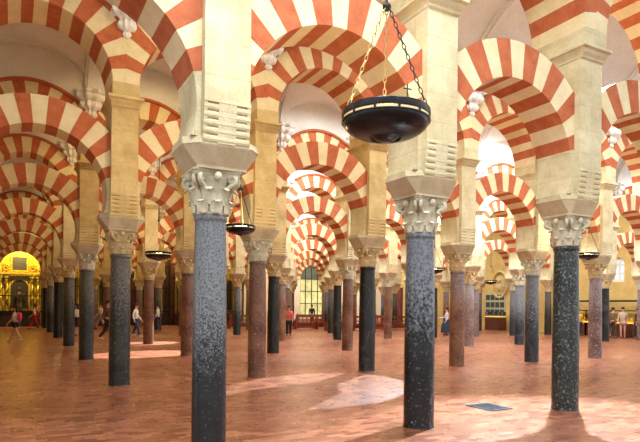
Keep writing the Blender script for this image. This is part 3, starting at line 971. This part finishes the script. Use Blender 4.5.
# ------------------------------------------------------------------ people
SKIN = plain('skin', rgb(214, 160, 128), .6, var=.1)
def skin_mesh(name, V, E_, rad, mat, root=0, sub=2):
    me = bpy.data.meshes.new(name)
    me.from_pydata(V, E_, [])
    o = bpy.data.objects.new(name, me); link(o)
    md = o.modifiers.new('s', 'SKIN'); md.use_smooth_shade = True
    for k, v in enumerate(me.skin_vertices[0].data):
        rr = rad[k]
        v.radius = rr if isinstance(rr, tuple) else (rr, rr)
        v.use_root = (k == root)
    sb = o.modifiers.new('u', 'SUBSURF'); sb.levels = sub; sb.render_levels = sub
    bpy.context.view_layer.update()
    dg = bpy.context.evaluated_depsgraph_get()
    out = bpy.data.meshes.new_from_object(o.evaluated_get(dg))
    out.name = name
    bpy.data.objects.remove(o)
    out.materials.clear(); out.materials.append(mat)
    for p in out.polygons: p.use_smooth = True
    return out

CLOTH = {}
def cloth(c):
    if c not in CLOTH: CLOTH[c] = plain('cloth', rgb(*c), .85, var=.25)
    return CLOTH[c]

def person(label, px, Z, face, Ht, top, bottom, hair, stride=.0, short=False, skirt=False, sit=False, bag=None, sleeve=1, longhair=False, shoe=(60, 60, 64), arm=0.0, lean=0.0, baglabel=None):
    """face: heading in degrees in world; local +y is forward"""
    g = from_px(px, Z)
    t = thing('person', label, 'person', (g[0], g[1], 0), R(face), None, 'thing')
    s = Ht / 1.7
    def S(*p): return tuple(c * s for c in p)
    hz = .90 if not sit else .48
    le = lean
    ys = lambda z: le * (z - hz)
    V, E_, rad = [], [], []
    def add(p, r, par=None):
        V.append(S(*p)); rad.append(r * s if not isinstance(r, tuple) else (r[0] * s, r[1] * s))
        if par is not None: E_.append((par, len(V) - 1))
        return len(V) - 1
    pel = add((0, 0, hz), (.145, .105))
    wai = add((0, ys(hz + .16), hz + .16), (.13, .095), pel)
    che = add((0, ys(hz + .36), hz + .36), (.165, .11), wai)
    shd = add((0, ys(hz + .5), hz + .50), (.10, .075), che)
    nk = add((0, ys(hz + .57) + .005, hz + .57), .052, shd)
    hd0 = add((0, ys(hz + .62) + .02, hz + .63), (.064, .075), nk)
    hd1 = add((0, ys(hz + .7) + .025, hz + .71), (.078, .098), hd0)
    hd2 = add((0, ys(hz + .78) + .015, hz + .775), (.062, .078), hd1)
    legs, arms = {}, {}
    for sd in (-1, 1):
        st = stride * sd
        hip = add((sd * .085, 0, hz - .05), .088, pel)
        if sit:
            kn = add((sd * .10, .42, hz), .06, hip); an = add((sd * .10, .42, .09), .042, kn)
            to = add((sd * .11, .56, .035), .034, add((sd * .105, .46, .045), .042, an))
            legs[sd] = (hip, kn, an)
        else:
            kz = .49 - abs(st) * .05
            kn = add((sd * .09, st * .48 + (.05 if st < 0 or st > 0 else .01), kz), .06, hip)
            az = .085 + (.07 if st < -.05 else 0)
            an = add((sd * .085, st, az), .04, kn)
            he = add((sd * .087, st + .04, az - .04), .04, an)
            to = add((sd * .1, st + .17, .032 if st >= -.05 else .03), .032, he)
            legs[sd] = (hip, kn, an)
        z0 = hz + .46
        sh = add((sd * .17, ys(z0), z0), .056, che)
        sw = -st * .5 + (arm if sd > 0 else 0)
        el = add((sd * .23, ys(z0) - .03 + sw * .45, z0 - .27), .042, sh)
        wr = add((sd * .22, ys(z0) + .10 + sw * 1.1, z0 - .47 + abs(arm if sd > 0 else 0) * .5), .028, el)
        pa = add((sd * .215, ys(z0) + .13 + sw * 1.2, z0 - .54 + abs(arm if sd > 0 else 0) * .6), (.018, .035), wr)
        arms[sd] = (sh, el, wr)
        px_, py_, pz_ = (c / s for c in V[pa])
        for q, ln in enumerate((.07, .082, .077, .06)):
            a = add((px_ + sd * .002, py_ - .028 + .018 * q, pz_ - ln * .55), .0085, pa)
            add((px_ - sd * .008, py_ - .028 + .019 * q + .008, pz_ - ln), .0075, a)
        th = add((px_ - sd * .012, py_ + .045, pz_ + .005), .010, pa)
        add((px_ - sd * .016, py_ + .055, pz_ - .035), .0085, th)
    body = skin_mesh('body', V, E_, rad, SKIN, 0, 1)
    bo = put('body', body, t)
    # face
    hc = Vector(V[hd1]); f = .1 * s
    b = MB(); b.ball(hc + Vector((0, f + .004, -.008 * s)), .014 * s, .8, 1.2, 1.6); b.obj('nose', SKIN, bo)
    for sd in (-1, 1):
        b = MB(); b.ball(hc + Vector((sd * .032 * s, f - .012 * s, .012 * s)), .011 * s, 1.2, .6, .8); b.obj('eye', cloth((40, 30, 26)), bo)
        b = MB(); b.ball(hc + Vector((sd * .08 * s, 0, -.005 * s)), .024 * s, .4, .8, 1.3); b.obj('ear', SKIN, bo)
    b = MB(); b.ball(hc + Vector((0, f - .016 * s, -.048 * s)), .018 * s, 1.2, .5, .4); b.obj('mouth', cloth((150, 76, 70)), bo)
    b = MB()
    b.ball(hc + Vector((0, -.022 * s, .035 * s)), .1 * s, .92, 1.08, .98, 16, 10)
    if longhair:
        b.ball(hc + Vector((0, -.07 * s, -.09 * s)), .1 * s, .85, .5, 1.6, 12, 8)
    b.obj('hair', cloth(hair), t, 180)
    # clothes
    def sub(ids, extra, name, mat, pieces, lv=2):
        m = {v: k for k, v in enumerate(ids)}
        vv = [V[i] for i in ids]
        rr = []
        for i in ids:
            r0 = rad[i]
            rr.append((r0[0] + extra * s, r0[1] + extra * s) if isinstance(r0, tuple) else r0 + extra * s)
        ee = [(m[a], m[c]) for a, c in pieces]
        return put(name, skin_mesh(name, vv, ee, rr, mat, 0, 1), t)
    L1, L2, A1, A2 = legs[-1], legs[1], arms[-1], arms[1]
    if sleeve == 2: arm_ids = [A1[0], A1[1], A1[2], A2[0], A2[1], A2[2]]; arm_e = [(che, A1[0]), (A1[0], A1[1]), (A1[1], A1[2]), (che, A2[0]), (A2[0], A2[1]), (A2[1], A2[2])]
    else: arm_ids = [A1[0], A1[1], A2[0], A2[1]]; arm_e = [(che, A1[0]), (A1[0], A1[1]), (che, A2[0]), (A2[0], A2[1])]
    sub([pel, wai, che, shd] + arm_ids, .012, 'shirt', cloth(top), [(pel, wai), (wai, che), (che, shd)] + arm_e)
    if skirt:
        wd, hm = (1.7, .74) if skirt == 2 else (1, .42)
        b = MB(); b.lathe([(.15 * s, (hz + .1) * s), (.18 * s * wd ** .5, (hz - .05) * s), (.22 * s * wd ** .8, (hz - .25) * s), (.24 * s * wd ** .8, (hz - hm) * s), (.22 * s * wd ** .8, (hz - hm) * s), (.14 * s, (hz + .05) * s)], 20, caps=False)
        b.obj('skirt', cloth(bottom), t, 60)
    else:
        ids = [pel, L1[0], L1[1], L2[0], L2[1]] + ([] if short else [L1[2], L2[2]])
        ee = [(pel, L1[0]), (L1[0], L1[1]), (pel, L2[0]), (L2[0], L2[1])] + ([] if short else [(L1[1], L1[2]), (L2[1], L2[2])])
        if short:
            # stop mid-thigh
            V2 = list(V)
            for L in (L1, L2):
                V[L[1]] = tuple(Vector(V[L[0]]).lerp(Vector(V[L[1]]), .62))
            sub(ids, .016, 'shorts', cloth(bottom), ee)
            V[:] = V2
        else: sub(ids, .014, 'trousers', cloth(bottom), ee)
    for L in (L1, L2):
        a = V[L[2]]
        b = MB(); b.ball((a[0], a[1] + .065 * s, max(.035, a[2] - .045 * s)), .06 * s, .75, 2.1, .62, 10, 7); b.obj('shoe', cloth(shoe), t, 180)
    if bag:
        c = V[che]
        b = MB(); b.ball((c[0], c[1] - .19 * s, c[2] - .06 * s), .16 * s, .95, .62, 1.35, 14, 10)
        bg = b.obj('backpack', cloth(bag), None, 180); bg.parent = None
        bg.location = t.location; bg.rotation_euler = t.rotation_euler
        tag(bg, baglabel, 'backpack')
        for sd in (-1, 1):
            b = MB(); b.tube([(sd * .1 * s, c[1] - .13 * s, c[2] + .1 * s), (sd * .11 * s, c[1] - .02 * s, c[2] + .17 * s), (sd * .12 * s, c[1] + .13 * s, c[2] + .02 * s), (sd * .13 * s, c[1] + .02 * s, c[2] - .14 * s), (sd * .1 * s, c[1] - .14 * s, c[2] - .16 * s)], .016 * s, 6)
            b.obj('strap', cloth(bag), bg)
    return t

# image right is world heading about -29 degrees from +x; local +y forward
RIGHT, LEFT, AWAY, TOWARD = -90 + 28.6 - 57.2, 90 - 28.6, -28.6, 151.4
HEADR = math.degrees(math.atan2(-math.sin(TH), math.cos(TH))) - 90
HEADL = HEADR + 180
person('person striding left in a pale top and dark shorts, pink backpack', 16, 24.1, HEADL, 1.5, (226, 214, 204), (46, 44, 52), (44, 30, 24), .30, short=True, bag=(226, 60, 110), longhair=True, shoe=(236, 232, 226), baglabel='pink backpack on the person striding left in shorts')
person('person in white top and bright red trousers walking before the altar', 35, 36, HEADL + 20, 1.56, (226, 222, 226), (206, 46, 52), (40, 28, 24), .30, bag=(216, 70, 90), longhair=True, baglabel='red backpack on the person in red trousers')
person('person in white top and black skirt between the grey columns at left', 77, 29, HEADL, 1.62, (214, 206, 198), (30, 28, 32), (36, 28, 24), .04, skirt=True, longhair=True)
person('person in white shirt and pale trousers in the distance at left', 101, 37, HEADL + 10, 1.68, (222, 220, 222), (176, 180, 186), (52, 40, 30), .28, sleeve=2)
person('person in dark clothes striding out from behind the dark grey column', 108, 25.0, HEADR, 1.78, (92, 58, 44), (40, 38, 40), (34, 26, 22), .40, sleeve=2, shoe=(220, 216, 210))
person('person in white shirt and blue jeans walking away from the grey column', 136, 28.0, HEADR, 1.66, (232, 228, 224), (58, 74, 108), (60, 44, 34), .20, sleeve=2, shoe=(226, 222, 216))
person('person in pale shirt and dark jeans standing beside the red-brown column', 158, 34.5, HEADL, 1.62, (206, 204, 206), (44, 52, 72), (44, 34, 28), .04, sleeve=2, arm=.25)
person('person in a red jacket standing by the centre columns', 289, 30.5, TOWARD, 1.62, (228, 120, 110), (36, 34, 40), (40, 30, 26), .05, sleeve=2)
person('small dark figure standing before the big far window', 312, 46.5, AWAY, 1.72, (34, 36, 44), (30, 32, 38), (26, 24, 22), .02, sleeve=2)
person('person in pale top and wide dark blue skirt right of the speckled column', 447, 33, HEADL, 1.6, (206, 206, 212), (32, 40, 62), (50, 40, 34), .04, skirt=2, sleeve=2, arm=.3)
person('person in a yellow top, right of the white-flecked front column', 579, 33.5, TOWARD, 1.6, (232, 180, 40), (52, 48, 50), (48, 34, 26), .03)
person('person in a beige shirt and shorts by the lit showcases', 623, 31.6, TOWARD - 30, 1.72, (206, 190, 168), (176, 160, 138), (70, 50, 38), .05, short=True, arm=.2)
person('person in a brown top left of the visitor in beige', 613, 31.8, HEADR, 1.7, (124, 92, 72), (84, 74, 66), (52, 38, 30), .1, sleeve=2)
person('person in dark navy clothes at the right edge of the picture', 638, 31.0, HEADL, 1.66, (30, 34, 48), (30, 32, 42), (30, 26, 24), .08, sleeve=2)

# ------------------------------------------------------------------ lights
def area(name, loc, size, energy, col, spread=120, target=None, shape='DISK'):
    li = bpy.data.lights.new(name, 'AREA'); li.shape = shape; li.size = size; li.energy = energy; li.color = col; li.spread = R(spread)
    o = bpy.data.objects.new(name, li); o.location = loc
    d = (Vector(target) - Vector(loc)) if target else Vector((0, 0, -1))
    o.rotation_euler = d.to_track_quat('-Z', 'Y').to_euler()
    return link(o)
def spot(name, loc, target, energy, col, ang, blend=.3, size=.1):
    li = bpy.data.lights.new(name, 'SPOT'); li.energy = energy; li.color = col; li.spot_size = R(ang); li.spot_blend = blend; li.shadow_soft_size = size
    o = bpy.data.objects.new(name, li); o.location = loc
    o.rotation_euler = (Vector(target) - Vector(loc)).to_track_quat('-Z', 'Y').to_euler()
    return link(o)
def point(loc, energy, col, size=.15):
    li = bpy.data.lights.new('warm_point_light', 'POINT'); li.energy = energy; li.color = col; li.shadow_soft_size = size
    o = bpy.data.objects.new('warm_point_light', li); o.location = loc
    return link(o)

COOL = (.90, .95, 1); DAY = (1, .97, .94); WARM = (1, .70, .34)
# area lights under closed vaults for skylights; the warm ones stand in for lamps
for j in range(0, 7):
    ym = cy(j) + DY / 2 if j < 6 else 43.6
    for i in range(0, IMAX[min(j + 1, 6)] + 1, 2):
        x = cx(i) + H2
        # the left aisles are lamp-lit, the middle and right get daylight
        k = x - .53 * ym            # lamp-lit on the left, daylit towards the middle and right
        warm = k < 1.0
        c = (1, .72, .32) if k < -2.5 else ((1, .82, .50) if warm else DAY)
        area('vault_fill_light', (x, ym, 9.0 if j < 6 else 8.6), 1.6, 250 if not warm else 135, c, 150)
for (x, y, e, cc) in ((1.6, 3.2, 470, COOL), (4.4, 2.8, 230, COOL), (18.2, 15.0, 700, COOL), (15.2, 15.0, 560, COOL), (23.5, 20.9, 560, COOL), (11.6, 20.9, 560, COOL), (14.2, 26.8, 480, COOL), (17.4, 32.7, 350, DAY)):
    area('vault_fill_light', (x, y, 9.0), 1.6, e, cc, 165)  # extra lights added to brighten the front and middle arcades
spot('sun_shaft', (11.4, 8.9, 8.6), (6.4, 4.6, 0), 24000, (.72, .88, 1), 40, .55, .08)
spot('sun_shaft', (12.6, 15.6, 8.4), (5.7, 10.2, 0), 21000, (.72, .88, 1), 17, .15, .06)
spot('sun_shaft', (12.0, 21.6, 8.4), (3.9, 19.2, 0), 44000, (.9, .95, 1), 13, .2, .06)
spot('sun_shaft', (12.6, 27.3, 8.4), (5.0, 24.4, 0), 44000, (.9, .95, 1), 11, .2, .06)
area('vault_fill_light', (25, 42.6, 8.4), 1.6, 420, DAY, 165)  # added light to brighten the far wall, no opening above it
for i in range(0, 6):
    point((cx(i) + H2, 44.3, 5.4), 80, (1, .80, .26), .1)
spot('altar_spot', (.42, 42.5, 6.2), (.42, 45.0, 2.6), 2100, (1, .82, .30), 84, .5, .1)
for y in (19, 25, 31, 37): point((XW - 1.3, y, 2.6), 14, (1, .76, .34), .1)  # warm points added to yellow the right wall, no fixtures there

w = bpy.data.worlds.new('daylight'); SC.world = w; w.use_nodes = True
bg = w.node_tree.nodes['Background']; bg.inputs[0].default_value = (.93, .96, 1, 1); bg.inputs[1].default_value = 1.75

# ------------------------------------------------------------------ camera
cam = bpy.data.cameras.new('camera'); co = bpy.data.objects.new('camera', cam); link(co)
co.location = (0, 0, 1.65)
cam.sensor_width = 36; cam.lens = 564.15 / 640 * 36
cam.shift_y = (305.8 - 221) / 640
cam.clip_end = 200
Rm = Matrix.Rotation(-TH, 4, 'Z') @ Matrix.Rotation(R(90), 4, 'X') @ Matrix.Rotation(R(.55), 4, 'Z')
co.rotation_euler = Rm.to_euler()
SC.camera = co
SC.view_settings.view_transform = 'Standard'
SC.view_settings.look = 'None'
SC.view_settings.gamma = 1
SC.view_settings.exposure = 0
SC.cycles.max_bounces = 8
SC.cycles.diffuse_bounces = 5
